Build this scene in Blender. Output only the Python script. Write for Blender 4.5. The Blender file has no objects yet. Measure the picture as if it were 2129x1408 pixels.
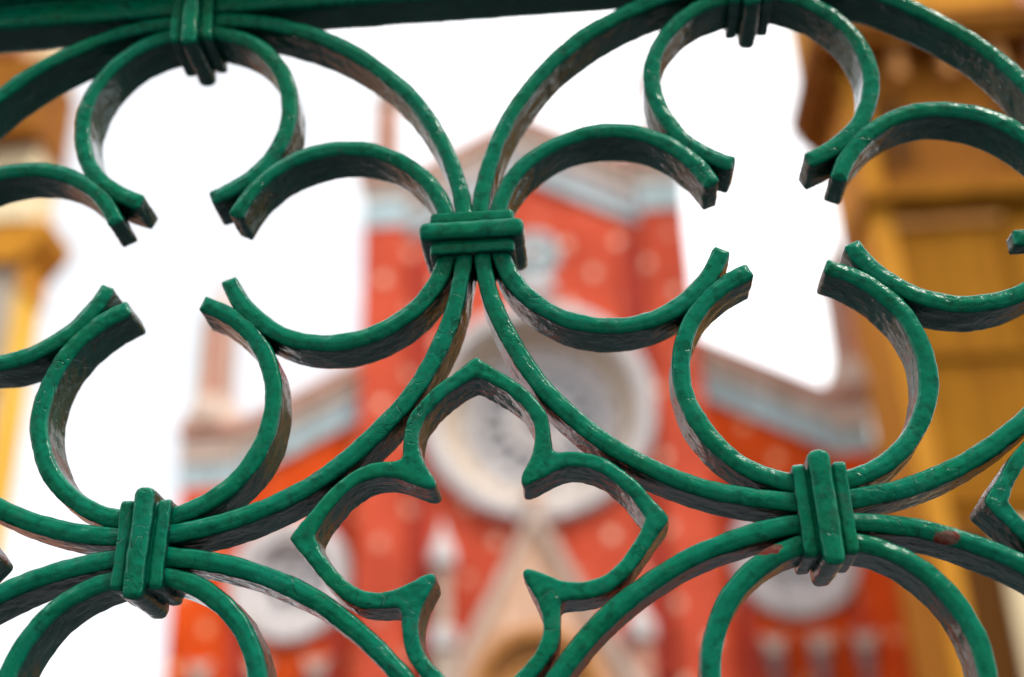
import bpy, math, random
from math import radians, sin, cos, pi, hypot
from mathutils import Vector, Matrix, noise
random.seed(7)
SC = bpy.context.scene
COL = SC.collection

# ------------------------------------------------------------------ camera
F_PX, PITCH, YAW, ROLL = 2604.4, 0.45636, -0.0527835, -0.0352779
cp, sp, cy, sy, cr, sr = cos(PITCH), sin(PITCH), cos(YAW), sin(YAW), cos(ROLL), sin(ROLL)
fw = Vector((sy*cp, cy*cp, sp)); rx = Vector((cy, -sy, 0)); ux = rx.cross(fw)
ax = rx*cr + ux*sr; au = -rx*sr + ux*cr
cam = bpy.data.cameras.new('camera'); camo = bpy.data.objects.new('camera', cam); COL.objects.link(camo)
M = Matrix((( ax.x, au.x, -fw.x, 0), (ax.y, au.y, -fw.y, 0), (ax.z, au.z, -fw.z, 1.6), (0, 0, 0, 1)))
camo.matrix_world = M
cam.sensor_width = 36; cam.lens = F_PX/2129*36
cam.clip_start = 0.02; cam.clip_end = 5000
cam.dof.use_dof = True; cam.dof.focus_distance = 0.607; cam.dof.aperture_fstop = 3.4
SC.camera = camo

# ------------------------------------------------------------------ world, sun, exposure
SUN_EL, SUN_AZ = radians(50), radians(132)      # azimuth measured from +Y towards +X
w = bpy.data.worlds.new('World'); SC.world = w; w.use_nodes = True
nt = w.node_tree; nt.nodes.clear()
sky = nt.nodes.new('ShaderNodeTexSky'); sky.sky_type = 'NISHITA'; sky.sun_disc = False
sky.sun_elevation = SUN_EL; sky.sun_rotation = SUN_AZ; sky.dust_density = 3.0; sky.air_density = 1.0
tc = nt.nodes.new('ShaderNodeTexCoord')
nz = nt.nodes.new('ShaderNodeTexNoise'); nz.inputs['Scale'].default_value = 2.2; nz.inputs['Detail'].default_value = 6
cr_ = nt.nodes.new('ShaderNodeValToRGB')
cr_.color_ramp.elements[0].position = .40; cr_.color_ramp.elements[0].color = (5.75, 5.9, 6.1, 1)
cr_.color_ramp.elements[1].position = .56; cr_.color_ramp.elements[1].color = (12.5, 12.6, 12.8, 1)
mx = nt.nodes.new('ShaderNodeMix'); mx.data_type = 'RGBA'; mx.inputs[0].default_value = 0.86
bg = nt.nodes.new('ShaderNodeBackground'); bg.inputs[1].default_value = 0.1
wo = nt.nodes.new('ShaderNodeOutputWorld')
mpw = nt.nodes.new('ShaderNodeMapping'); mpw.inputs['Location'].default_value = (8.2, 0, 0)
nt.links.new(tc.outputs['Generated'], mpw.inputs[0]); nt.links.new(mpw.outputs[0], nz.inputs['Vector']); nt.links.new(nz.outputs['Fac'], cr_.inputs[0])
nt.links.new(sky.outputs[0], mx.inputs[6]); nt.links.new(cr_.outputs[0], mx.inputs[7])
nt.links.new(mx.outputs[2], bg.inputs[0]); nt.links.new(bg.outputs[0], wo.inputs[0])
sl = bpy.data.lights.new('sun', 'SUN'); sl.energy = 1.7; sl.angle = radians(12); sl.color = (1, .95, .87)
slo = bpy.data.objects.new('sun', sl); COL.objects.link(slo)
sd = Vector((sin(SUN_AZ)*cos(SUN_EL), cos(SUN_AZ)*cos(SUN_EL), sin(SUN_EL)))
slo.rotation_euler = sd.to_track_quat('Z', 'Y').to_euler(); slo.location = (20, -10, 40)
SC.view_settings.view_transform = 'Standard'; SC.view_settings.look = 'None'
SC.view_settings.gamma = 1; SC.view_settings.exposure = 1.02
SC.render.resolution_x = 1024; SC.render.resolution_y = 677
SC.cycles.use_denoising = True
SC.cycles.max_bounces = 6

# ------------------------------------------------------------------ helpers
def thing(name, label=None, cat=None, loc=(0, 0, 0), group=None):
    o = bpy.data.objects.new(name, None); COL.objects.link(o); o.location = loc
    o.empty_display_size = .2
    if label: o['label'] = label
    if cat: o['category'] = cat
    if group: o['group'] = group
    return o

def mesh_obj(name, verts, faces, mat, parent=None, smooth=False, kind=None, label=None):
    me = bpy.data.meshes.new(name); me.from_pydata([tuple(v) for v in verts], [], faces); me.update()
    if smooth: me.shade_smooth()
    me.materials.append(mat)
    o = bpy.data.objects.new(name, me); COL.objects.link(o)
    if parent: o.parent = parent
    if kind: o['kind'] = kind
    if label: o['label'] = label
    return o

class MB:
    """collects shapes for ONE part"""
    def __init__(s): s.v = []; s.f = []
    def box(s, x0, x1, y0, y1, z0, z1):
        b = len(s.v)
        s.v += [(x0,y0,z0),(x1,y0,z0),(x1,y1,z0),(x0,y1,z0),(x0,y0,z1),(x1,y0,z1),(x1,y1,z1),(x0,y1,z1)]
        s.f += [[b+i for i in q] for q in ((0,3,2,1),(4,5,6,7),(0,1,5,4),(1,2,6,5),(2,3,7,6),(3,0,4,7))]
        return s
    def prism(s, pts, y0, y1):
        """convex-ish polygon in x,z (counter clockwise seen from the front) extruded from y0 to y1"""
        b = len(s.v); n = len(pts)
        s.v += [(p[0], y0, p[1]) for p in pts] + [(p[0], y1, p[1]) for p in pts]
        s.f += [list(range(b, b+n)), list(range(b+2*n-1, b+n-1, -1))]
        s.f += [[b+i, b+n+i, b+n+(i+1) % n, b+(i+1) % n] for i in range(n)]
        return s
    def lathe(s, prof, cx, cy, n=16, axis='z'):
        """prof: list of (radius, height)"""
        b = len(s.v)
        for r, h in prof:
            for k in range(n):
                a = 2*pi*(k+.5)/n
                if axis == 'z': s.v.append((cx+r*cos(a), cy+r*sin(a), h))
                else: s.v.append((cx+r*cos(a), h, cy+r*sin(a)))      # axis y: cy is the z centre
        for i in range(len(prof)-1):
            for k in range(n):
                k2 = (k+1) % n
                q = [b+i*n+k, b+i*n+k2, b+(i+1)*n+k2, b+(i+1)*n+k]
                s.f.append(q if axis == 'z' else q[::-1])
        return s
    def obj(s, name, mat, parent=None, smooth=False, kind=None, label=None):
        return mesh_obj(name, s.v, s.f, mat, parent, smooth, kind, label)

def plate(name, loops, y0, y1, mat, parent=None, bevel=0.0, res=2, voxel=None, label=None, link=True):
    """2-D loops in (x, z), inner loops are holes; filled, extruded from y0 to y1"""
    cu = bpy.data.curves.new(name, 'CURVE'); cu.dimensions = '2D'; cu.fill_mode = 'BOTH'
    for lp in loops:
        s = cu.splines.new('POLY'); s.points.add(len(lp)-1)
        for p, (x, z) in zip(s.points, lp): p.co = (x, z, 0, 1)
        s.use_cyclic_u = True
    cu.extrude = (y1-y0)/2 - bevel; cu.bevel_depth = bevel; cu.bevel_resolution = res; cu.offset = -bevel
    t = bpy.data.objects.new(name+'_src', cu); COL.objects.link(t)
    dg = bpy.context.evaluated_depsgraph_get(); dg.update()
    me = bpy.data.meshes.new_from_object(t.evaluated_get(dg)); 
    bpy.data.objects.remove(t); bpy.data.curves.remove(cu)
    for v in me.vertices:
        x, y, z = v.co; v.co = (x, (y0+y1)/2 - z, y)
    me.update()
    import bmesh
    bm = bmesh.new(); bm.from_mesh(me); bmesh.ops.remove_doubles(bm, verts=bm.verts, dist=1e-6)
    bmesh.ops.recalc_face_normals(bm, faces=bm.faces); bm.to_mesh(me); bm.free()
    me.name = name; me.materials.clear(); me.materials.append(mat)
    o = bpy.data.objects.new(name, me)
    COL.objects.link(o)
    if voxel:
        md = o.modifiers.new('r', 'REMESH'); md.mode = 'VOXEL'; md.voxel_size = voxel; md.use_smooth_shade = True
        ms = o.modifiers.new('s', 'SMOOTH'); ms.iterations = 4; ms.factor = .5
        dg = bpy.context.evaluated_depsgraph_get(); dg.update()
        me2 = bpy.data.meshes.new_from_object(o.evaluated_get(dg)); o.modifiers.clear(); o.data = me2
        me2.materials.clear(); me2.materials.append(mat)
    if parent: o.parent = parent
    if label: o['label'] = label
    return o

def circ(x, z, r, n=64, a0=0, a1=2*pi, close=True):
    m = n if close else n+1
    return [(x+r*cos(a0+(a1-a0)*i/n), z+r*sin(a0+(a1-a0)*i/n)) for i in range(m)]

# ------------------------------------------------------------------ materials
def new_mat(name):
    m = bpy.data.materials.new(name); m.use_nodes = True
    return m, m.node_tree, m.node_tree.nodes['Principled BSDF']

def N(nt, t, **kw):
    n = nt.nodes.new(t)
    for k, v in kw.items():
        if k in n.inputs: n.inputs[k].default_value = v
        else: setattr(n, k, v)
    return n

def plaster(name, c1, c2, scale=1.2, rough=.85, bump=.25, streak=True, bands=None):
    """weathered mineral surface: two tones, fine grain, rain streaks"""
    m, nt, b = new_mat(name)
    tc = N(nt, 'ShaderNodeTexCoord')
    n1 = N(nt, 'ShaderNodeTexNoise', Scale=scale, Detail=8.0, Roughness=.62)
    nt.links.new(tc.outputs['Object'], n1.inputs['Vector'])
    ramp = N(nt, 'ShaderNodeValToRGB'); e = ramp.color_ramp.elements
    e[0].position = .33; e[0].color = (*c1, 1); e[1].position = .68; e[1].color = (*c2, 1)
    nt.links.new(n1.outputs['Fac'], ramp.inputs[0])
    col = ramp.outputs[0]
    if streak:
        mp = N(nt, 'ShaderNodeMapping'); mp.inputs['Scale'].default_value = (3, 3, .25)
        nt.links.new(tc.outputs['Object'], mp.inputs[0])
        n2 = N(nt, 'ShaderNodeTexNoise', Scale=1.6, Detail=5.0); nt.links.new(mp.outputs[0], n2.inputs['Vector'])
        r2 = N(nt, 'ShaderNodeValToRGB'); r2.color_ramp.elements[0].position = .42; r2.color_ramp.elements[0].color = (.62, .58, .52, 1)
        r2.color_ramp.elements[1].position = .6; r2.color_ramp.elements[1].color = (1, 1, 1, 1)
        nt.links.new(n2.outputs['Fac'], r2.inputs[0])
        mm = N(nt, 'ShaderNodeMix', data_type='RGBA', blend_type='MULTIPLY'); mm.inputs[0].default_value = .6
        nt.links.new(col, mm.inputs[6]); nt.links.new(r2.outputs[0], mm.inputs[7]); col = mm.outputs[2]
    nt.links.new(col, b.inputs['Base Color']); b.inputs['Roughness'].default_value = rough; b.inputs['Specular IOR Level'].default_value = .12
    n3 = N(nt, 'ShaderNodeTexNoise', Scale=scale*18, Detail=6.0); nt.links.new(tc.outputs['Object'], n3.inputs['Vector'])
    bu = N(nt, 'ShaderNodeBump', Strength=bump, Distance=.02); nt.links.new(n3.outputs['Fac'], bu.inputs['Height'])
    nt.links.new(bu.outputs[0], b.inputs['Normal'])
    return m

def brick_mat(name, red, red2, dot=(.80, .70, .60)):
    """small red bricks with pale square inlays set in a staggered lattice"""
    m, nt, b = new_mat(name)
    tc = N(nt, 'ShaderNodeTexCoord'); sx = N(nt, 'ShaderNodeSeparateXYZ'); nt.links.new(tc.outputs['Object'], sx.inputs[0])
    cb = N(nt, 'ShaderNodeCombineXYZ'); nt.links.new(sx.outputs[0], cb.inputs[0]); nt.links.new(sx.outputs[2], cb.inputs[1])
    br = N(nt, 'ShaderNodeTexBrick', Scale=1.0); br.inputs['Brick Width'].default_value = .24; br.inputs['Row Height'].default_value = .075
    br.inputs['Mortar Size'].default_value = .006
    br.inputs['Color1'].default_value = (*red, 1); br.inputs['Color2'].default_value = (*red2, 1); br.inputs['Mortar'].default_value = (.50, .12, .04, 1)
    nt.links.new(cb.outputs[0], br.inputs['Vector'])
    def math(op, a, bb=None):
        n = N(nt, 'ShaderNodeMath', operation=op)
        for i, v in enumerate((a, bb)):
            if v is None: continue
            if isinstance(v, (int, float)): n.inputs[i].default_value = v
            else: nt.links.new(v, n.inputs[i])
        return n.outputs[0]
    PX, PZ = 1.62, 1.05
    row = math('FLOOR', math('DIVIDE', math('ADD', sx.outputs[2], 1.1), PZ))
    fz = math('SUBTRACT', math('FRACT', math('DIVIDE', math('ADD', sx.outputs[2], 1.1), PZ)), .5)
    odd = math('MULTIPLY', math('MODULO', row, 2.0), .5)
    fx = math('SUBTRACT', math('FRACT', math('ADD', math('DIVIDE', math('ADD', sx.outputs[0], 60.26), PX), odd)), .5)
    dx = math('LESS_THAN', math('ABSOLUTE', math('MULTIPLY', fx, PX)), .13)
    dz = math('LESS_THAN', math('ABSOLUTE', math('MULTIPLY', fz, PZ)), .14)
    mk = math('MULTIPLY', dx, dz)
    ci = N(nt, 'ShaderNodeCombineXYZ'); nt.links.new(math('FLOOR', math('ADD', math('DIVIDE', math('ADD', sx.outputs[0], 60.26), PX), odd)), ci.inputs[0]); nt.links.new(row, ci.inputs[1])
    wn = N(nt, 'ShaderNodeTexWhiteNoise'); nt.links.new(ci.outputs[0], wn.inputs['Vector'])
    keep = N(nt, 'ShaderNodeMapRange'); keep.inputs['From Min'].default_value = .08; keep.inputs['From Max'].default_value = .5; keep.inputs['To Min'].default_value = .1
    nt.links.new(wn.outputs['Value'], keep.inputs['Value']); mk = math('MULTIPLY', mk, keep.outputs[0])
    n1 = N(nt, 'ShaderNodeTexNoise', Scale=.55, Detail=6.0); nt.links.new(tc.outputs['Object'], n1.inputs['Vector'])
    r1 = N(nt, 'ShaderNodeValToRGB'); r1.color_ramp.elements[0].position = .3; r1.color_ramp.elements[0].color = (.62, .54, .56, 1)
    r1.color_ramp.elements[1].position = .7; r1.color_ramp.elements[1].color = (1, 1, 1, 1); nt.links.new(n1.outputs['Fac'], r1.inputs[0])
    mm = N(nt, 'ShaderNodeMix', data_type='RGBA', blend_type='MULTIPLY'); mm.inputs[0].default_value = 1
    nt.links.new(br.outputs['Color'], mm.inputs[6]); nt.links.new(r1.outputs[0], mm.inputs[7])
    mx = N(nt, 'ShaderNodeMix', data_type='RGBA'); nt.links.new(mk, mx.inputs[0])
    nt.links.new(mm.outputs[2], mx.inputs[6]); mx.inputs[7].default_value = (*dot, 1)
    nt.links.new(mx.outputs[2], b.inputs['Base Color']); b.inputs['Roughness'].default_value = .85; b.inputs['Specular IOR Level'].default_value = .1
    bu = N(nt, 'ShaderNodeBump', Strength=.4, Distance=.01); nt.links.new(br.outputs['Fac'], bu.inputs['Height']); bu.invert = True
    nt.links.new(bu.outputs[0], b.inputs['Normal'])
    return m

def enamel(chips):
    """thick glossy green enamel brushed over old iron, with runs, dust and chips down to red lead"""
    m, nt, b = new_mat('green_enamel')
    L = nt.links.new
    tc = N(nt, 'ShaderNodeTexCoord'); oc = tc.outputs['Object']
    n1 = N(nt, 'ShaderNodeTexNoise', Scale=24.0, Detail=5.0, Roughness=.6); L(oc, n1.inputs['Vector'])
    ramp = N(nt, 'ShaderNodeValToRGB'); e = ramp.color_ramp.elements
    e[0].position = .30; e[0].color = (.0003, .37, .180, 1); e[1].position = .72; e[1].color = (.0004, .42, .270, 1)
    L(n1.outputs['Fac'], ramp.inputs[0])
    # thin spots where the older dark coat shows
    n2 = N(nt, 'ShaderNodeTexNoise', Scale=160.0, Detail=6.0, Roughness=.65); L(oc, n2.inputs['Vector'])
    r2 = N(nt, 'ShaderNodeValToRGB'); r2.color_ramp.elements[0].position = .33; r2.color_ramp.elements[0].color = (.45, .5, .5, 1)
    r2.color_ramp.elements[1].position = .5; r2.color_ramp.elements[1].color = (1, 1, 1, 1); L(n2.outputs['Fac'], r2.inputs[0])
    mm = N(nt, 'ShaderNodeMix', data_type='RGBA', blend_type='MULTIPLY'); mm.inputs[0].default_value = .9
    L(ramp.outputs[0], mm.inputs[6]); L(r2.outputs[0], mm.inputs[7])
    # dust settled in patches
    n3 = N(nt, 'ShaderNodeTexNoise', Scale=48.0, Detail=8.0, Roughness=.7); L(oc, n3.inputs['Vector'])
    r3 = N(nt, 'ShaderNodeMapRange'); r3.inputs['From Min'].default_value = .56; r3.inputs['From Max'].default_value = .78; L(n3.outputs['Fac'], r3.inputs['Value'])
    sc = N(nt, 'ShaderNodeMath', operation='MULTIPLY'); L(r3.outputs[0], sc.inputs[0]); sc.inputs[1].default_value = .35
    md = N(nt, 'ShaderNodeMix', data_type='RGBA'); L(sc.outputs[0], md.inputs[0]); L(mm.outputs[2], md.inputs[6]); md.inputs[7].default_value = (.16, .17, .12, 1)
    # shade painted into the colour: flanks darkened by normal, fronts keep the full green
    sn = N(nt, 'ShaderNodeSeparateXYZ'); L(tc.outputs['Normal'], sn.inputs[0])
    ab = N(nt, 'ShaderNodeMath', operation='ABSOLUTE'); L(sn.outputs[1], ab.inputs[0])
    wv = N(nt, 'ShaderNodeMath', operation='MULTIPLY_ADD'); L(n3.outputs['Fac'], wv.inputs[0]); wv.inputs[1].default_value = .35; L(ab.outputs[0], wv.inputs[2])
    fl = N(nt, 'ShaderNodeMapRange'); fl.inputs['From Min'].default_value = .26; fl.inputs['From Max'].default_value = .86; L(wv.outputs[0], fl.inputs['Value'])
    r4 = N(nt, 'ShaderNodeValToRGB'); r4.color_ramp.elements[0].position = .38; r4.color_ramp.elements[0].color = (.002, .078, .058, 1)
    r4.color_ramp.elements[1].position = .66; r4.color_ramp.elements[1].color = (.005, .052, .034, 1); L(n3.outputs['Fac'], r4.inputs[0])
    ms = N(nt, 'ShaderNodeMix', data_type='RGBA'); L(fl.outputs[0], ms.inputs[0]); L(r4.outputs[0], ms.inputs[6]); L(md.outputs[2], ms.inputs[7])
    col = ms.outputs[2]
    # wrinkles and laps in the thick paint: thin creases that come and go, with dirt caught in them
    nr = N(nt, 'ShaderNodeTexNoise', Scale=62.0, Detail=2.5, Roughness=.5, Distortion=.6); L(oc, nr.inputs['Vector'])
    sb_ = N(nt, 'ShaderNodeMath', operation='SUBTRACT'); L(nr.outputs['Fac'], sb_.inputs[0]); sb_.inputs[1].default_value = .5
    ab2 = N(nt, 'ShaderNodeMath', operation='ABSOLUTE'); L(sb_.outputs[0], ab2.inputs[0])
    cz = N(nt, 'ShaderNodeMapRange'); cz.inputs['From Min'].default_value = 0; cz.inputs['From Max'].default_value = .014; cz.inputs['To Min'].default_value = 1; cz.inputs['To Max'].default_value = 0; L(ab2.outputs[0], cz.inputs['Value'])
    nm = N(nt, 'ShaderNodeTexNoise', Scale=21.0, Detail=3.0); L(oc, nm.inputs['Vector'])
    mz = N(nt, 'ShaderNodeMapRange'); mz.inputs['From Min'].default_value = .50; mz.inputs['From Max'].default_value = .62; L(nm.outputs['Fac'], mz.inputs['Value'])
    crz = N(nt, 'ShaderNodeMath', operation='MULTIPLY'); L(cz.outputs[0], crz.inputs[0]); L(mz.outputs[0], crz.inputs[1])
    cd = N(nt, 'ShaderNodeMath', operation='MULTIPLY'); L(crz.outputs[0], cd.inputs[0]); cd.inputs[1].default_value = .45
    mcz = N(nt, 'ShaderNodeMix', data_type='RGBA'); L(cd.outputs[0], mcz.inputs[0]); L(col, mcz.inputs[6]); mcz.inputs[7].default_value = (.006, .030, .020, 1)
    col = mcz.outputs[2]
    # chips
    mask = None
    nw = N(nt, 'ShaderNodeTexNoise', Scale=260.0, Detail=4.0); L(oc, nw.inputs['Vector'])
    for (x, y, z, ra) in chips:
        mp = N(nt, 'ShaderNodeMapping'); mp.inputs['Location'].default_value = (-x/ra[0], -y/ra[1], -z/ra[2]); mp.inputs['Scale'].default_value = (1/ra[0], 1/ra[1], 1/ra[2])
        L(oc, mp.inputs[0])
        ln = N(nt, 'ShaderNodeVectorMath', operation='LENGTH'); L(mp.outputs[0], ln.inputs[0])
        ad = N(nt, 'ShaderNodeMath', operation='MULTIPLY_ADD'); L(nw.outputs['Fac'], ad.inputs[0]); ad.inputs[1].default_value = 1.6; L(ln.outputs['Value'], ad.inputs[2])
        lt = N(nt, 'ShaderNodeMath', operation='LESS_THAN'); L(ad.outputs[0], lt.inputs[0]); lt.inputs[1].default_value = 1.75
        if mask is None: mask = lt.outputs[0]
        else:
            mxx = N(nt, 'ShaderNodeMath', operation='MAXIMUM'); L(mask, mxx.inputs[0]); L(lt.outputs[0], mxx.inputs[1]); mask = mxx.outputs[0]
    rr = N(nt, 'ShaderNodeValToRGB'); rr.color_ramp.elements[0].color = (.30, .045, .03, 1); rr.color_ramp.elements[1].color = (.34, .20, .16, 1)
    rr.color_ramp.elements[0].position = .4; rr.color_ramp.elements[1].position = .55
    L(nw.outputs['Fac'], rr.inputs[0])
    mc = N(nt, 'ShaderNodeMix', data_type='RGBA'); L(mask, mc.inputs[0]); L(col, mc.inputs[6]); L(rr.outputs[0], mc.inputs[7])
    L(mc.outputs[2], b.inputs['Base Color'])
    rg = N(nt, 'ShaderNodeMapRange'); L(n3.outputs['Fac'], rg.inputs['Value']); rg.inputs['To Min'].default_value = .14; rg.inputs['To Max'].default_value = .24
    ra_ = N(nt, 'ShaderNodeMath', operation='MAXIMUM'); L(rg.outputs[0], ra_.inputs[0]); mr = N(nt, 'ShaderNodeMath', operation='MULTIPLY'); L(mask, mr.inputs[0]); mr.inputs[1].default_value = .7; L(mr.outputs[0], ra_.inputs[1])
    L(ra_.outputs[0], b.inputs['Roughness'])
    b.inputs['IOR'].default_value = 1.5; b.inputs['Specular IOR Level'].default_value = .34
    # brush strokes: fine lines that run round the bar's sides, lumps everywhere
    mp = N(nt, 'ShaderNodeMapping'); mp.inputs['Scale'].default_value = (30, 420, 30); L(oc, mp.inputs[0])
    ns = N(nt, 'ShaderNodeTexNoise', Scale=1.0, Detail=4.0, Roughness=.6); L(mp.outputs[0], ns.inputs['Vector'])
    b1 = N(nt, 'ShaderNodeBump', Strength=.35, Distance=.0004); L(ns.outputs['Fac'], b1.inputs['Height'])
    nl = N(nt, 'ShaderNodeTexNoise', Scale=115.0, Detail=5.0, Roughness=.5); L(oc, nl.inputs['Vector'])
    b2 = N(nt, 'ShaderNodeBump', Strength=.42, Distance=.0019); L(nl.outputs['Fac'], b2.inputs['Height']); L(b1.outputs[0], b2.inputs['Normal'])
    # scattered paint nibs
    vo = N(nt, 'ShaderNodeTexVoronoi', Scale=140.0); L(oc, vo.inputs['Vector'])
    vr = N(nt, 'ShaderNodeMapRange'); vr.inputs['From Min'].default_value = .0; vr.inputs['From Max'].default_value = .22; vr.inputs['To Min'].default_value = 1; vr.inputs['To Max'].default_value = 0
    L(vo.outputs['Distance'], vr.inputs['Value'])
    b3 = N(nt, 'ShaderNodeBump', Strength=.3, Distance=.0008); L(vr.outputs[0], b3.inputs['Height']); L(b2.outputs[0], b3.inputs['Normal'])
    b4 = N(nt, 'ShaderNodeBump', Strength=.5, Distance=.0006); b4.invert = True; L(crz.outputs[0], b4.inputs['Height']); L(b3.outputs[0], b4.inputs['Normal'])
    nf_ = N(nt, 'ShaderNodeTexNoise', Scale=420.0, Detail=4.0); L(oc, nf_.inputs['Vector'])
    b5 = N(nt, 'ShaderNodeBump', Strength=.2, Distance=.0006); L(nf_.outputs['Fac'], b5.inputs['Height']); L(b4.outputs[0], b5.inputs['Normal'])
    L(b5.outputs[0], b.inputs['Normal'])
    return m

# ================================================================== SETTING
m_pav = plaster('paving_stone', (.20, .185, .17), (.30, .28, .26), scale=.8, rough=.75, streak=False)
nt = m_pav.node_tree; b = nt.nodes['Principled BSDF']
tcp = N(nt, 'ShaderNodeTexCoord'); brk = N(nt, 'ShaderNodeTexBrick', Scale=1.0); brk.inputs['Brick Width'].default_value = .6; brk.inputs['Row Height'].default_value = .4
brk.inputs['Mortar Size'].default_value = .012; brk.inputs['Color1'].default_value = (.070, .078, .090, 1); brk.inputs['Color2'].default_value = (.095, .10, .11, 1); brk.inputs['Mortar'].default_value = (.05, .048, .045, 1)
nt.links.new(tcp.outputs['Object'], brk.inputs['Vector']); nt.links.new(brk.outputs['Color'], b.inputs['Base Color'])
mesh_obj('ground', [(-600, -600, 0), (600, -600, 0), (600, 600, 0), (-600, 600, 0)], [(0, 1, 2, 3)], m_pav, kind='structure')

# ================================================================== GATE
GX, GY, GZ = -0.2083, 0.5598, 1.9390            # centre of the ring in the upper left
R, P, PV = 0.15607, 0.32, 0.3218
BW, BD = 0.0093, 0.0256                          # bar width and depth
chips = []
m_green = None
gate = thing('iron_gate', 'green painted wrought iron gate with scrolls, rings and a quatrefoil, close in front', 'gate', (GX+P/2, GY, 0))
OX, OZ = -P/2, GZ                                # ring (0,0) centre in gate-local coordinates

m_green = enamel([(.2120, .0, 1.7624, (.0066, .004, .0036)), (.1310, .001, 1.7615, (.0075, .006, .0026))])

def lumps(me, seed, amp=1.0):
    off = Vector((seed*3.17 % 91, seed*7.31 % 57, seed*1.93 % 73))
    nv = noise.noise_vector
    for v in me.vertices:
        p = v.co
        d = nv(p*34+off)*.0006 + nv(p*110+off)*.00036 + nv(p*290+off)*.00022
        v.co = p + d*amp
    me.update()

def section(wd, dp, r=.0026, nc=5, nf=6, ns=14):
    """rounded rectangle: (n, y), n across the bar, y from 0 (front) to dp (back)"""
    pts = []
    def side(a, b, k):
        for i in range(k): t = i/k; pts.append((a[0]+(b[0]-a[0])*t, a[1]+(b[1]-a[1])*t))
    def corner(cx, cy, a0):
        for i in range(nc): a = a0+(pi/2)*i/nc; pts.append((cx+r*cos(a), cy+r*sin(a)))
    h = wd/2
    side((-h+r, 0), (h-r, 0), nf)
    pts = [(a, -.0005*(1-(a/(h-r))**2)) for a, y in pts]     # the hand-finished face is slightly crowned
    corner(h-r, r, -pi/2)
    side((h, r), (h, dp-r), ns); corner(h-r, dp-r, 0)
    side((h-r, dp), (-h+r, dp), nf); corner(-h+r, dp-r, pi/2)
    side((-h, dp-r), (-h, r), ns); corner(-h+r, r, pi)
    return pts

def sweep(name, path, closed, parent, seed, wd=BW, dp=BD, yoff=0.0):
    sec = section(wd, dp); m = len(sec); V = []; Fc = []
    n = len(path); cm = (0, dp/2)
    rings = []
    for i in range(n):
        if closed: a, b_ = path[i-1], path[(i+1) % n]
        else: a, b_ = path[max(i-1, 0)], path[min(i+1, n-1)]
        tx, tz = b_[0]-a[0], b_[1]-a[1]; l = hypot(tx, tz); tx /= l; tz /= l
        rings.append((path[i], (tx, tz), 1.0))
    if not closed:
        for sgn, idx in ((-1, 0), (1, -1)):
            p, t, _ = rings[idx]
            ex = [((p[0]+sgn*t[0]*.0028*sin(g), p[1]+sgn*t[1]*.0028*sin(g)), t, 1-.0028*(1-cos(g))*2/wd-1e-6) for g in (.25, .5, .75, 1.0, 1.25, 1.5)]
            rings = (ex[::-1]+rings) if sgn < 0 else (rings+ex)
    for p, t, s in rings:
        nx, nz = -t[1], t[0]
        wv = 1+.10*noise.noise(Vector((p[0]*28+seed, 3.1, p[1]*28)))
        # shrink the section evenly (same distance all round) at the ends
        for (a, y) in sec:
            if s < 1:
                k = (1-s)*wd/2
                a2 = max(-wd/2+k, min(wd/2-k, a)); y2 = max(k, min(dp-k, y))
            else: a2, y2 = a, y
            V.append((p[0]+nx*a2*wv, y2+yoff, p[1]+nz*a2*wv))
    k = len(rings)
    for i in range(k if closed else k-1):
        i2 = (i+1) % k
        for j in range(m):
            j2 = (j+1) % m
            Fc.append((i*m+j, i*m+j2, i2*m+j2, i2*m+j))
    if not closed:
        Fc.append(tuple(range(m-1, -1, -1))); Fc.append(tuple((k-1)*m+j for j in range(m)))
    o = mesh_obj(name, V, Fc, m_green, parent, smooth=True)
    lumps(o.data, seed)
    return o

def wob(seed, a):  # slow hand-made irregularity
    return noise.noise(Vector((cos(a)*.9+seed*2.3, sin(a)*.9, seed*.7)))

def make_ring(i, j, seed):
    cx, cz = OX+i*P, OZ+j*PV
    n = 620
    path = []
    for k in range(n):
        a = 2*pi*k/n; r = R + .0006*wob(seed, a)
        path.append((cx+r*cos(a), cz+r*sin(a)))
    return sweep('ring', path, True, gate, seed)

LC, LR, LEND = .5665*R, .3785*R, radians(180-21.2)
def make_scroll(i, j, d, seed):
    cx, cz = OX+i*P, OZ+j*PV
    ux_, uz_ = ((1, 0), (0, 1), (-1, 0), (0, -1))[d]; vx, vz = -uz_, ux_
    path = []; n = 250
    rr = random.Random(seed); e0 = LEND+rr.uniform(-.03, .03); e1 = LEND+rr.uniform(-.03, .03)
    for k in range(n+1):
        a = -e0+(e0+e1)*k/n
        r = LR + .0008*wob(seed+11, a)
        # ends relax outwards a little, as bent by hand
        ex = max(0, abs(a)-2.5); r += .004*ex*ex
        a_, b_ = LC+r*cos(a), r*sin(a)
        path.append((cx+ux_*a_+vx*b_, cz+uz_*a_+vz*b_))
    return sweep('c_scroll', path, False, gate, seed, yoff=.0004+.0003*(d % 2))

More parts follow.
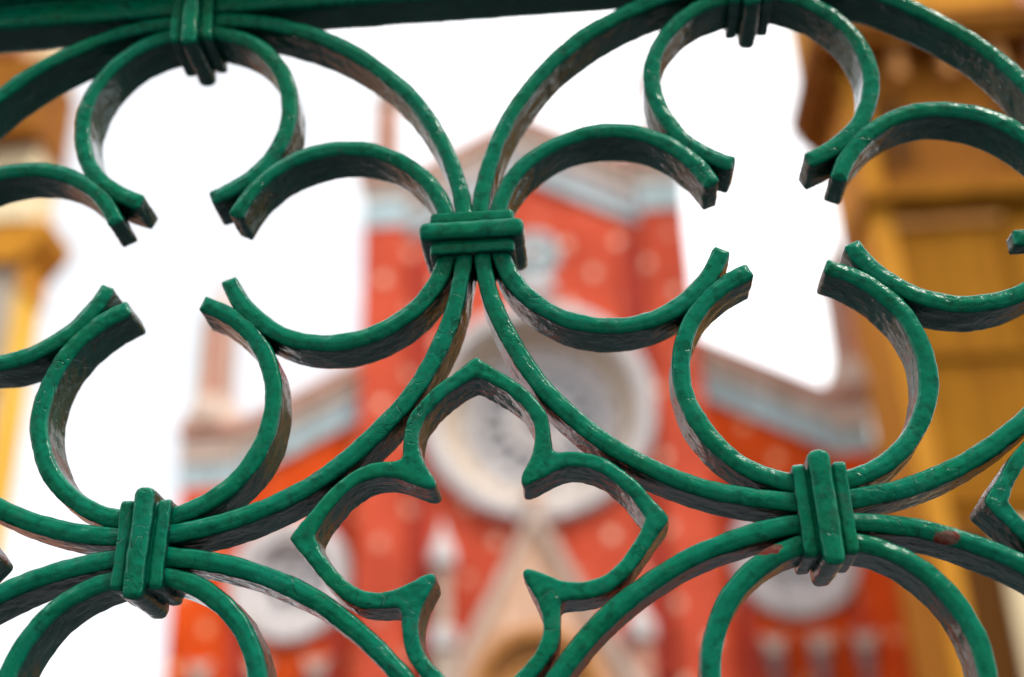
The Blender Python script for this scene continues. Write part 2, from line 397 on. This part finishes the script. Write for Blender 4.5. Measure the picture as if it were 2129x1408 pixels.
def superloop(hw, hd, t, axis, cx, cz, n=72, r=.0028):
    """rounded rectangle loop around the bundle of bars; long side hw, depth half hd, at position t along the bars"""
    pts = []
    def add(px, py):
        pts.append((px, py))
    segs = []
    r = min(r, hw*.6, hd*.6)
    c = [(hw-r, -hd+r, -pi/2), (hw-r, hd-r, 0), (-hw+r, hd-r, pi/2), (-hw+r, -hd+r, pi)]
    for q in range(4):
        x0, y0, a0 = c[q]
        for i in range(6): a = a0+pi/2*i/5; add(x0+r*cos(a), y0+r*sin(a))
        x1, y1, a1 = c[(q+1) % 4]
        sx, sy_ = x0+r*cos(a0+pi/2), y0+r*sin(a0+pi/2); ex, ey = x1+r*cos(a1), y1+r*sin(a1)
        K = 22 if q in (1, 3) else 14
        for i in range(1, K): f = i/K; add(sx+(ex-sx)*f, sy_+(ey-sy_)*f)
    out = []
    for px, py in pts:
        if axis == 'v': out.append((cx+px, BD/2+py, cz+t))       # bars run vertically, collar long in x
        else: out.append((cx+t, BD/2+py, cz-px))
    return out

PROF = [(-.0122, .0005), (-.0122, .0040), (-.0118, .0050), (-.0108, .0053), (-.0082, .0053), (-.0070, .0052), (-.0062, .0046), (-.0058, .0036), (-.0053, .0036),
        (-.0051, .0070), (-.0047, .0086), (-.0036, .0098), (-.0018, .0104), (0, .0105), (.0018, .0104), (.0036, .0098), (.0047, .0086), (.0051, .0070),
        (.0053, .0036), (.0058, .0036), (.0062, .0046), (.0070, .0052), (.0082, .0053), (.0108, .0053), (.0118, .0050), (.0122, .0040), (.0122, .0005)]
PR2 = []
for (a, b2_), (c, d2_) in zip(PROF[:-1], PROF[1:]):
    for q in range(2): PR2.append((a+(c-a)*q/2, b2_+(d2_-b2_)*q/2))
PR2.append(PROF[-1])
def make_collar(x, z, axis, seed, half=.0167):
    V = []; Fc = []; m = None
    rr = random.Random(seed); tilt = rr.uniform(-.03, .03)
    for t, o_ in PR2:
        lp = superloop(half+o_, BD/2+o_*.82, t, axis, x, z); m = len(lp)
        V += lp
    for i in range(len(PR2)-1):
        for j in range(m):
            j2 = (j+1) % m; q = (i*m+j, i*m+j2, (i+1)*m+j2, (i+1)*m+j); Fc.append(q if axis == 'h' else q)
    if tilt:
        V2 = []
        for v in V:
            dx, dz = v[0]-x, v[2]-z; V2.append((x+dx*cos(tilt)-dz*sin(tilt), v[1], z+dx*sin(tilt)+dz*cos(tilt)))
        V = V2
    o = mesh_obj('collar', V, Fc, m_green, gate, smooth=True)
    lumps(o.data, seed, 1.0)
    return o

QO = [(.570, 0), (.562, .014), (.540, .040), (.503, .086), (.462, .140), (.415, .184), (.368, .214), (.340, .223), (.310, .228), (.280, .229), (.255, .229), (.240, .232), (.234, .234)]
QI = [(.496, 0), (.490, .012), (.470, .050), (.432, .101), (.385, .148), (.345, .169), (.310, .179), (.280, .179), (.250, .174), (.225, .165), (.195, .149), (.168, .136), (.150, .129), (.139, .130), (.133, .133)]
def quat_loop(half, grow=0.0):
    pts = []
    for d in range(4):
        u = ((1, 0), (0, 1), (-1, 0), (0, -1))[d]; v = (-u[1], u[0])
        seq = [(a, -b_) for a, b_ in half[::-1]][1:] + [(a, b_) for a, b_ in half[1:]]
        for a, b_ in seq:
            pts.append(((u[0]*a+v[0]*b_)*R, (u[1]*a+v[1]*b_)*R))
    # drop doubles, then round with two Chaikin passes
    out = []
    for p in pts:
        if not out or hypot(p[0]-out[-1][0], p[1]-out[-1][1]) > 1e-5: out.append(p)
    if hypot(out[0][0]-out[-1][0], out[0][1]-out[-1][1]) < 1e-5: out.pop()
    return out
def chaikin(p, k=1):
    for _ in range(k):
        q = []
        for i in range(len(p)):
            a, b_ = p[i], p[(i+1) % len(p)]
            q += [(a[0]*.75+b_[0]*.25, a[1]*.75+b_[1]*.25), (a[0]*.25+b_[0]*.75, a[1]*.25+b_[1]*.75)]
        p = q
    return p
def make_quat(i, j, seed):
    cx, cz = OX+(i+.5)*P, OZ+(j-.5)*PV
    lo = [[(x+cx, z+cz) for x, z in chaikin(quat_loop(h), 1)] for h in (QO, QI)]
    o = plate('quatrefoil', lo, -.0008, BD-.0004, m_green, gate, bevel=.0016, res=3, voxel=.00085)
    lumps(o.data, seed, 1.25)
    return o

seed = 3
IS, JS = (-1, 0, 1, 2), (0, -1)
for j in JS:
    for i in IS:
        make_ring(i, j, seed); seed += 1
        for d in range(4): make_scroll(i, j, d, seed); seed += 1
for j in JS:
    for i in (-1, 0, 1): make_collar(OX+(i+.5)*P, OZ+j*PV-(.0025 if j == 0 else 0), 'v', seed); seed += 1
for i in IS:
    make_collar(OX+i*P+(.0015 if i == 0 else -.0008), OZ-.5*PV, 'h', seed); seed += 1
    make_collar(OX+i*P, OZ+R+BW/2-.0065, 'h', seed, half=.0125); seed += 1
for i in (-1, 0, 1): make_quat(i, 0, seed); seed += 1

sweep('collar_bolt', [(.2785+.0012*k, 1.9195) for k in range(20)], False, gate, 771, wd=.0105, dp=.012, yoff=.0068)

# frame of the gate: moulded top rail, bottom rail, stiles
def rail_mesh(name, x0, x1, prof, seed):
    n = 420; V = []; Fc = []; m = len(prof)
    for k in range(n+1):
        x = x0+(x1-x0)*k/n
        for y, z in prof: V.append((x, y, z))
    for k in range(n):
        for j in range(m):
            j2 = (j+1) % m; Fc.append((k*m+j, (k+1)*m+j, (k+1)*m+j2, k*m+j2))
    Fc += [tuple(range(m)), tuple((n)*m+j for j in range(m-1, -1, -1))]
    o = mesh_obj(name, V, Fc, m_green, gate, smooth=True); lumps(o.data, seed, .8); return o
ZT = OZ+R+BW/2+.0004
rp = [(.0262, .0012), (.025, 0), (.022, -.0002), (.017, 0), (.012, 0), (.007, .0002), (.0035, .0004), (.0018, .0014), (.0014, .003), (.0014, .006), (.0014, .010), (.0016, .0125), (.0024, .0137), (.0036, .0143),
      (.004, .0155), (.004, .0165), (.003, .0172), (-.004, .0180), (-.011, .0195), (-.018, .0215), (-.0185, .036), (-.0185, .046), (-.017, .049), (.01, .050), (.030, .049), (.032, .046), (.032, .02), (.0275, .014), (.0265, .010), (.0264, .005)]
X0, X1 = OX-P-R-.006, OX+2*P+R+.006
rail_mesh('top_rail', X0, X1, [(y, ZT+z) for y, z in rp], 501)
ZB = OZ-PV-R-BW/2-.0004
rail_mesh('bottom_rail', X0, X1, [(y, ZB-z) for y, z in rp][::-1], 502)
for xs in (X0-.030, X1):
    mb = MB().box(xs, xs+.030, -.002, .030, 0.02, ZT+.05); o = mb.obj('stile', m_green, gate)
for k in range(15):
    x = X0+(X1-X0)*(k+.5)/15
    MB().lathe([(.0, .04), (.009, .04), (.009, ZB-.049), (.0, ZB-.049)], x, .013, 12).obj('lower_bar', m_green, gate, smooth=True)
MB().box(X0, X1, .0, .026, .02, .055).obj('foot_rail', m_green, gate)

# ================================================================== CHURCH
m_brick = brick_mat('red_brick', (.66, .098, .050), (.57, .072, .040), dot=(.78, .50, .36))
m_brickw = brick_mat('orange_red_brick', (.80, .090, .003), (.70, .060, .004), dot=(.82, .42, .22))
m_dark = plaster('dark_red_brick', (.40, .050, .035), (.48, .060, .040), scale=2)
m_cream = plaster('cream_stone', (.50, .38, .31), (.58, .46, .39), scale=1)
m_pale = plaster('pale_grey_stone', (.53, .50, .50), (.62, .585, .585), scale=1)
m_coping = plaster('terracotta_coping', (.46, .22, .16), (.56, .30, .22), scale=1.5)
m_pinb = plaster('pale_pink_brick', (.50, .22, .15), (.60, .32, .25), scale=2)
m_blue = plaster('blue_grey_tiles', (.34, .44, .47), (.45, .55, .58), scale=2.5)
m_tan = plaster('tan_stone', (.46, .38, .31), (.55, .46, .38), scale=2)
m_peach = plaster('peach_stone', (.62, .38, .26), (.70, .46, .33), scale=1)
m_ochp = plaster('gilded_mosaic', (.50, .22, .07), (.60, .28, .09), scale=2)
m_door = plaster('brown_wood', (.10, .05, .025), (.16, .08, .04), scale=4)
mg, ntg, bg_ = new_mat('stained_glass')
bg_.inputs['Roughness'].default_value = .15
tcg = N(ntg, 'ShaderNodeTexCoord'); vg = N(ntg, 'ShaderNodeTexVoronoi', Scale=3.2); ntg.links.new(tcg.outputs['Object'], vg.inputs['Vector'])
rg_ = N(ntg, 'ShaderNodeValToRGB'); rg_.color_ramp.elements[0].color = (.32, .31, .35, 1); rg_.color_ramp.elements[1].color = (.42, .43, .45, 1)
ntg.links.new(vg.outputs['Color'], rg_.inputs[0]); ntg.links.new(rg_.outputs[0], bg_.inputs['Base Color'])
m_glass = mg

CXC = -1.31; YC = 34.0
church = thing('church', 'blurred red brick church with rose window and gables, behind the green gate', 'church', (CXC, YC, 0))
def X(x): return x-CXC
def Yl(y): return y-YC
class CB(MB):
    """shapes given in world coordinates, stored relative to the church"""
    def cobj(s, name, mat, parent=church, smooth=False, base=(CXC, YC, 0), label=None):
        s.v = [(a-base[0], b_-base[1], c-base[2]) for a, b_, c in s.v]
        return s.obj(name, mat, parent, smooth, label=label)
def cplate(name, loops, y0, y1, mat, parent=church, label=None, base=(CXC, YC)):
    return plate(name, [[(x-base[0], z) for x, z in lp] for lp in loops], y0-base[1], y1-base[1], mat, parent, label=label)

RX, RZ = -1.11, 15.9
# central bay wall: gable, hole for the rose, portal arch opening
bl, br_ = -6.28, 3.66
gab = [(bl, 0), (-3.6, 0), (-3.6, 7.0)] + [(CXC+2.29*cos(a), 7.0+2.3*sin(a)) for a in [pi-pi*k/24 for k in range(1, 24)]] + [(.98, 7.0), (.98, 0), (br_, 0), (br_, 23.95), (2.3, 23.95), (CXC, 26.0), (-4.95, 23.95), (bl, 23.95)]
cplate('central_wall', [gab, circ(RX, RZ, 2.85, 72)], 34.0, 35.3, m_brick)
for s in (-1, 1):
    x0, x1 = (-11.62, bl-.003) if s < 0 else (br_+.003, 9.0)
    cxr = -8.3 if s < 0 else 5.8
    zin, zout = 17.4, 15.6
    lp = [(x0, 0), (x1, 0), (x1, zin if s < 0 else zout), (x0, zout if s < 0 else zin)]
    if s > 0: x1 = 8.36; lp = [(x0, 0), (x1, 0), (x1, 15.75), (x0, zin)]
    cplate('wing_wall', [lp, circ(cxr, 11.22, 1.4, 48)], 34.25, 35.3, m_brickw)
nave = CB().prism([(-11.5, 0), (9.0, 0), (9.0, 14.8), (3.0, 17.2), (3.0, 22.5), (CXC, 25.0), (-5.6, 22.5), (-5.6, 17.2), (-11.5, 14.8)], 35.32, 70).cobj('nave', m_coping)

def band(name, mat, pts, dz0, dz1, y0, y1):
    """raking band: polyline pts (x,z) offset down between dz0 and dz1"""
    for (xa, za), (xb, zb) in zip(pts[:-1], pts[1:]):
        CB().prism([(xa, za-dz1), (xb, zb-dz1), (xb, zb-dz0), (xa, za-dz0)], y0, y1).cobj(name, mat)
rake = [(-4.95, 24.18), (CXC, 26.22), (2.33, 24.18)]
band('raking_coping', m_coping, rake, 0, .42, 33.45, 34.9)
band('raking_cornice', m_cream, rake, .42, 1.1, 33.62, 33.996)
band('grey_band', m_pale, rake, 1.1, 1.65, 33.78, 33.996)
band('blue_frieze', m_blue, rake, 1.65, 2.2, 33.86, 33.996)
for xa, xb in ((-6.36, -4.96), (2.34, 3.74)):
    CB().box(xa-.18, xb+.18, 33.3, 35.2, 23.98, 24.42).cobj('pier_cap', m_coping)
    CB().box(xa, xb, 33.5, 33.996, 23.35, 23.98).cobj('pier_cornice', m_cream)
    CB().box(xa, xb, 33.55, 33.996, 22.3, 23.35).cobj('pier_frieze', m_blue)
    CB().box(xa+.02, xb-.02, 33.6, 33.996, 0, 22.3).cobj('pier', m_brick)
for cx_, s in ((-5.66, 1), (3.1, 1)):
    p = CB().lathe([(.62, 24.42), (.62, 24.7), (.42, 24.95), (.40, 27.2)], cx_, 34.1, 8).cobj('pinnacle', m_pinb)
    CB().lathe([(.40, 27.2), (.55, 27.3), (.55, 27.6), (.40, 27.7), (.36, 28.0), (.0, 28.9)], cx_, 34.1, 8).cobj('pinnacle_cap', m_cream, p)
    for dx in (-.38, .38):
        CB().lathe([(.07, 24.9), (.07, 27.2)], cx_+dx, 33.72, 8).cobj('pinnacle_shaft', m_tan, p)
# wings: cornices following the slope
wl = [(-9.95, 16.02), (-6.3, 17.85)]; wr = [(3.68, 17.92), (7.3, 16.0)]
for pts in (wl, wr):
    band('wing_coping', m_coping, pts, 0, .36, 33.7, 35.2)
    band('wing_cornice', m_cream, pts, .36, .95, 33.9, 34.246)
    band('wing_frieze', m_blue, pts, .95, 1.80, 34.05, 34.246)
for xa, xb in ((-11.68, -9.95), (7.3, 8.37)):
    CB().box(xa-.06, xb+.06, 33.6, 35.2, 15.62, 15.95).cobj('corner_cap', m_coping)
    CB().box(xa, xb, 33.8, 34.246, 14.82, 15.62).cobj('corner_cornice', m_cream)
    CB().box(xa, xb, 33.9, 34.246, 14.05, 14.82).cobj('corner_frieze', m_blue)
    CB().box(xa+.08, xb-.02, 33.95, 34.246, 0, 14.05).cobj('corner_pier', m_brickw)
for cx_ in (-10.9, 8.22):
    p = CB().lathe([(.95, 15.95), (.90, 16.15), (.66, 16.7), (.52, 17.4), (.50, 19.5)], cx_, 34.4, 8).cobj('wing_pinnacle', m_pinb)
    CB().lathe([(.50, 19.5), (.60, 19.6), (.56, 19.9), (.30, 20.3), (.12, 20.9), (.0, 21.6)], cx_, 34.4, 8).cobj('pinnacle_cap', m_cream, p)
    for dx in (-.42, .42):
        CB().lathe([(.13, 16.6), (.11, 19.5)], cx_+dx, 33.95, 8).cobj('pinnacle_shaft', m_tan, p)
    CB().lathe([(.98, 15.96), (.94, 16.3), (.70, 16.8), (.60, 17.0)], cx_, 34.4, 8).cobj('pinnacle_base', m_cream, p)
# darker red brick strips (pilasters) on the wings and bay
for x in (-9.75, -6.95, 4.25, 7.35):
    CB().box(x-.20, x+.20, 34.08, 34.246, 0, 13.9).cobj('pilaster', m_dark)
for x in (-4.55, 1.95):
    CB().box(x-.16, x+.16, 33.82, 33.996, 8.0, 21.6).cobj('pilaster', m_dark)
# arcade low on the wings
m_mauve = plaster('mauve_marble', (.26, .15, .15), (.34, .20, .19), scale=2)
for base in (4.9, 6.1, 7.3, -10.6, -9.0, -7.4):
    CB().lathe([(.30, 8.55), (.26, 8.3), (.17, 8.05), (.15, 3.0), (.26, 2.8)], base, 34.0, 10).cobj('arcade_column', m_mauve, smooth=True)
    CB().prism([(base-.16, 8.55), (base+.16, 8.55), (base+.34, 9.0), (base+.0, 8.9), (base-.34, 9.0)], 33.8, 34.2).cobj('arcade_spandrel', m_cream)
# rose window
rose = CB().lathe([(3.45, 33.99), (3.45, 33.70), (3.35, 33.60), (3.02, 33.60), (2.92, 33.75), (2.90, 33.99)], RX, RZ, 72, axis='y')
rs = rose.cobj('rose_window', m_pale, smooth=False)
CB().lathe([(2.91, 33.9), (2.85, 34.0), (2.35, 34.75), (2.30, 34.9)], RX, RZ, 72, axis='y').cobj('splay', m_tan, rs, smooth=True)
def petal(a0, a1, r0, r1, n=7):
    return [(RX+r1*cos(a0+(a1-a0)*k/n), RZ+r1*sin(a0+(a1-a0)*k/n)) for k in range(n+1)] + [(RX+r0*cos(a1+(a0-a1)*k/n), RZ+r0*sin(a1+(a0-a1)*k/n)) for k in range(n+1)]
holes = []
for k in range(16):
    a = 2*pi*k/16; holes.append(petal(a+.05, a+2*pi/16-.05, 1.0, 1.75))
    holes.append(circ(RX+2.03*cos(a+pi/16), RZ+2.03*sin(a+pi/16), .17, 12))
holes.append(circ(RX, RZ, .55, 24))
cplate('tracery', [circ(RX, RZ, 2.36, 72)]+holes, 34.82, 35.0, m_pale, rs)
CB().lathe([(0, 35.08), (2.6, 35.08)], RX, RZ, 48, axis='y').cobj('stained_glass', m_glass, rs)
CB().lathe([(.62, 34.8), (.55, 34.72), (.48, 34.8)], RX, RZ, 24, axis='y').cobj('hub_ring', m_cream, rs)
for cxr in (-8.3, 5.8):
    r_ = CB().lathe([(1.78, 34.24), (1.78, 34.02), (1.70, 33.92), (1.2, 33.92), (1.12, 34.02), (1.10, 34.6)], cxr, 11.22, 48, axis='y').cobj('roundel', m_pale)
    hl = [circ(cxr+.62*cos(a), 11.22+.62*sin(a), .24, 14) for a in [2*pi*k/6 for k in range(6)]] + [circ(cxr, 11.22, .22, 14)]
    cplate('roundel_tracery', [circ(cxr, 11.22, 1.15, 40)]+hl, 34.3, 34.5, m_pale, r_)
    CB().lathe([(0, 34.58), (1.3, 34.58)], cxr, 11.22, 32, axis='y').cobj('stained_glass', m_glass, r_)
# small emblem medallion above the rose
md_ = CB().lathe([(.85, 33.99), (.85, 33.85), (.75, 33.78), (.6, 33.80), (.55, 33.9), (0, 33.9)], -1.05, 21.1, 32, axis='y').cobj('medallion', m_blue)
CB().box(-1.15, -.95, 33.7, 33.9, 20.55, 21.65).box(-1.4, -.7, 33.703, 33.9, 21.05, 21.25).cobj('medallion_cross', m_pale, md_)
CB().prism([(-1.75, 19.75), (-.35, 19.75), (-.55, 20.2), (-1.55, 20.2)], 33.7, 33.99).cobj('bracket', m_pale)
# portal: gable in peach stone with arch
gl = [(-4.1, 6.3), (-2.95, 6.3)] + [(CXC-.1+1.75*cos(a), 7.55+1.85*sin(a)) for a in [pi-pi*k/20 for k in range(21)]] + [(1.5, 6.3), (2.4, 6.3), (CXC+.1, 12.7)]
gl = [(-4.6, 6.3), (-3.16, 6.3), (-3.16, 7.55)] + [(CXC-.1+1.75*cos(a), 7.55+1.85*sin(a)) for a in [pi-pi*k/20 for k in range(1, 20)]] + [(.34, 7.55), (.34, 6.3), (2.2, 6.3), (CXC+.02, 12.55)]
pg = cplate('portal_gable', [gl], 33.3, 33.98, m_peach)
for s in (-1, 1):
    t = (12.75-6.2)/3.3
    a = [(CXC, 12.8), (CXC+s*3.55, 6.1), (CXC+s*3.2, 6.1), (CXC, 12.25)]
    if s < 0: a = [a[0], a[1], a[2], a[3]]
    else: a = a[::-1]
    CB().prism(a, 33.1, 33.295).cobj('gable_moulding', m_cream, pg, base=(CXC, YC, 0))
CB().lathe([(.22, 12.5), (.12, 12.8), (.28, 13.0), (.10, 13.3), (0, 13.5)], CXC, 33.4, 10).cobj('finial', m_peach, pg)
cplate('arch_ring', [[(CXC-.1+1.78*cos(a), 7.55+1.88*sin(a)) for a in [pi*k/20 for k in range(21)]]+[(CXC-.1+1.5*cos(a), 7.55+1.6*sin(a)) for a in [pi-pi*k/20 for k in range(21)]]], 33.2, 33.45, m_ochp, pg)
CB().lathe([(0, 33.7), (1.85, 33.7)], CXC-.1, 7.55, 32, axis='y').cobj('tympanum', m_ochp, pg)
CB().box(-3.5, .9, 34.6, 34.8, 0, 6.9).cobj('door', m_door)
for cx_ in (-3.9, 1.38):
    q = CB().lathe([(.30, 4.0), (.30, 9.0), (.24, 9.05), (.20, 9.2), (.20, 11.2)] if cx_ < 0 else [(.30, 4.0), (.30, 8.7), (.24, 8.75), (.22, 8.9)], cx_, 33.5, 8).cobj('portal_pinnacle', m_tan if cx_ < 0 else m_coping)
    top = 11.2 if cx_ < 0 else 8.9
    CB().lathe([(.34, top), (.40, top+.15), (.36, top+.45), (.16, top+.9), (.0, top+1.4)], cx_, 33.5, 8).cobj('pinnacle_cap', m_pale, q)
    CB().lathe([(.30, 8.9), (.42, 9.0), (.42, 9.4), (.30, 9.5)], cx_, 33.5, 8).cobj('pinnacle_collar', m_pale, q)

# ================================================================== NEIGHBOURING BUILDINGS
m_och = plaster('ochre_render', (.25, .095, .004), (.31, .13, .006), scale=.5)
m_yel = plaster('yellow_render', (.80, .46, .06), (.86, .53, .09), scale=.5)
m_sal = plaster('salmon_render', (.58, .24, .035), (.64, .28, .045), scale=.6)
m_ora = plaster('orange_render', (.52, .22, .020), (.58, .26, .028), scale=.6)
m_brn = plaster('brown_wooden_eave', (.20, .065, .006), (.33, .125, .012), scale=.7)
m_crm2 = plaster('cream_render', (.72, .58, .36), (.78, .65, .42), scale=.6)
m_pink = plaster('pink_render', (.60, .28, .20), (.66, .33, .25), scale=.6)
mw, ntw, bw_ = new_mat('window_glass'); bw_.inputs['Base Color'].default_value = (.085, .030, .004, 1); bw_.inputs['Roughness'].default_value = .85; bw_.inputs['Specular IOR Level'].default_value = .1
def B(root):
    bx_ = root.location
    class BB(MB):
        def o(s, name, mat, parent=None, label=None):
            s.v = [(a-bx_[0], b_-bx_[1], c-bx_[2]) for a, b_, c in s.v]
            return s.obj(name, mat, parent or root, label=label)
    return BB
rb = thing('apartment_building', 'tall ochre building with deep brown eaves and salmon corner, right of the church', 'building', (16, 32, 0)); BR = B(rb)
BR().box(8.55, 24, 30.2, 33.9, 0, 24.6).o('wall', m_och)
BR().box(8.42, 8.546, 30.6, 33.95, 0, 24.6).o('side_wall', m_sal)
BR().box(8.38, 8.95, 30.0, 30.6, 0, 24.6).o('corner_pilaster', m_ora)
BR().box(8.96, 24, 29.9, 30.196, 20.0, 24.6).o('upper_storey', m_brn)
BR().box(8.2, 24, 29.6, 33.9, 19.75, 20.05).o('string_course', m_och)
ev = BR().box(7.55, 24, 28.9, 33.97, 24.6, 25.0).o('eave', m_brn)
BR().box(7.40, 24, 28.7, 33.98, 25.0, 25.45).o('gutter', m_brn, ev)
BR().box(7.9, 24, 29.5, 33.96, 25.45, 30.5).o('attic', m_ora)
BR().box(13.6, 14.6, 29.3, 29.9, 22.0, 29.0).o('drainpipe', m_pink)
for k, y in enumerate((33.75, 32.6, 31.4, 30.3)):
    BR().prism([(7.62, 24.55), (8.36, 23.75), (8.40, 24.6), (7.62, 24.6)], y-.15, y+.15).o('eave_bracket', m_brn)
BR().box(7.85, 8.38, 33.3, 33.99, 23.3, 23.9).o('corner_corbel', m_brn)
for k in range(10):
    x = 9.6+k*1.4
    BR().box(x, x+.30, 29.3, 29.9, 23.6, 24.6).o('eave_bracket', m_ochp)
for z0, z1 in ((2.2, 5.0), (6.6, 10.6), (12.2, 14.6), (16.2, 18.6), (20.9, 23.2)):
    for x in (8.99, 12.3, 15.2, 18.1):
        if z0 in (12.2, 16.2) and x < 15: continue
        f = BR().box(x-(.15 if x > 9 else -.0), x+(1.25 if x > 9 else .95), 29.84 if z0 > 20 else 30.12, 29.9-.004 if z0 > 20 else 30.196, z0-.12, z1+.12).o('window_frame', m_brn)
        fy = 29.82 if z0 > 20 else 30.10
        BR().box(x+.03, x+(1.1 if x > 9 else .9), fy, fy+.02, z0, z1).o('pane', mw, f)
    BR().box(8.96, 24, 30.05, 30.196, z1+.5, z1+.72).o('moulding', m_ochp if z1 > 15 else m_och)
BR().box(9.97, 11.3, 29.95, 30.196, 0, 10.6).o('pilaster', m_crm2)
BR().box(11.9, 11.95+.9, 30.05, 30.196, 11.4, 19.5).o('pilaster', m_och)

m_gry = plaster('grey_render', (.36, .30, .24), (.44, .38, .31), scale=.6)
lb = thing('apartment_building', 'sunlit yellow building with cream cornice and orange soffit, left of the church', 'building', (-22, 32, 0)); BL = B(lb)
BL().box(-32, -16.72, 32.4, 33.9, 0, 22.3).o('wall', m_gry)
BL().box(-32, -16.62, 32.2, 33.9, 22.3, 31.5).o('upper_storey', m_crm2)
BL().box(-16.716, -16.6, 32.4, 33.9, 0, 20.2).o('side_wall', m_yel)
BL().box(-16.716, -16.5, 32.3, 33.92, 20.2, 21.0).o('frieze', m_ora)
MB_ = BL(); MB_.prism([(-17.6, 21.0), (-16.55, 21.0), (-15.95, 21.9), (-15.85, 22.35), (-17.6, 22.35)], 32.0, 33.95); MB_.o('cornice_soffit', m_ora)
BL().box(-32, -16.4, 31.9, 33.97, 22.35, 23.1).o('cornice', m_crm2)
BL().box(-32, -16.45, 31.4, 33.9, 25.3, 28.3).o('balcony', m_brn)
BL().box(-32, -17.6, 31.6, 32.19, 28.9, 31.5).o('upper_panel', m_pink)
for z0 in (3.5, 8.5, 13.5, 18.0, 23.6):
    for x in (-19.6, -22.6, -25.6, -28.6):
        yf = 32.2 if z0 > 22 else 32.4
        f = BL().box(x-.15, x+1.35, yf-.08, yf-.004, z0-.15, z0+2.45).o('window_frame', m_brn)
        BL().box(x, x+1.2, yf-.10, yf-.082, z0, z0+2.3).o('pane', mw, f)
    if z0 < 20: BL().box(-32, -16.72, 32.25, 32.396, z0+3.4, z0+3.6).o('moulding', m_ora)
# low annex at the very left edge
an = thing('annex_roof', 'low red tiled annex roof at the lower left edge, beyond the gate', 'annex', (-16.6, 27, 0)); BA = B(an)
BA().box(-22, -13.45, 25.5, 29.0, 0, 7.35).o('wall', m_pink)
BA().prism([(-22.3, 7.4), (-13.25, 7.4), (-13.9, 7.75), (-22.3, 9.2)], 25.2, 29.2).o('tiled_roof', m_brickw)

# ================================================================== STREET SIDE (unseen building added to shade the gate and light its front)
sb = thing('unseen_street_building', 'unseen stone building across the street, added to shade the gate and bounce light', 'building', (0, -8, 0)); BS = B(sb)
m_st = plaster('pale_bounce_stone', (.44, .43, .40), (.52, .51, .47), scale=.7)  # kept pale to bounce soft light onto the gate
BS().box(-30, 30, -14, -7.5, 0, 16.6).o('wall', m_st)
for z0 in (1.0, 5.0, 8.8, 12.2):
    for k in range(12):
        x = -26+k*4.4
        f = BS().box(x-.2, x+2.2, -7.496, -7.40, z0-.2, z0+2.8).o('window_frame', m_crm2)
        BS().box(x, x+2.0, -7.396, -7.38, z0, z0+2.6).o('pane', mw, f)
BS().box(-30.3, 30.3, -14, -7.1, 16.6, 17.1).o('cornice', m_st)
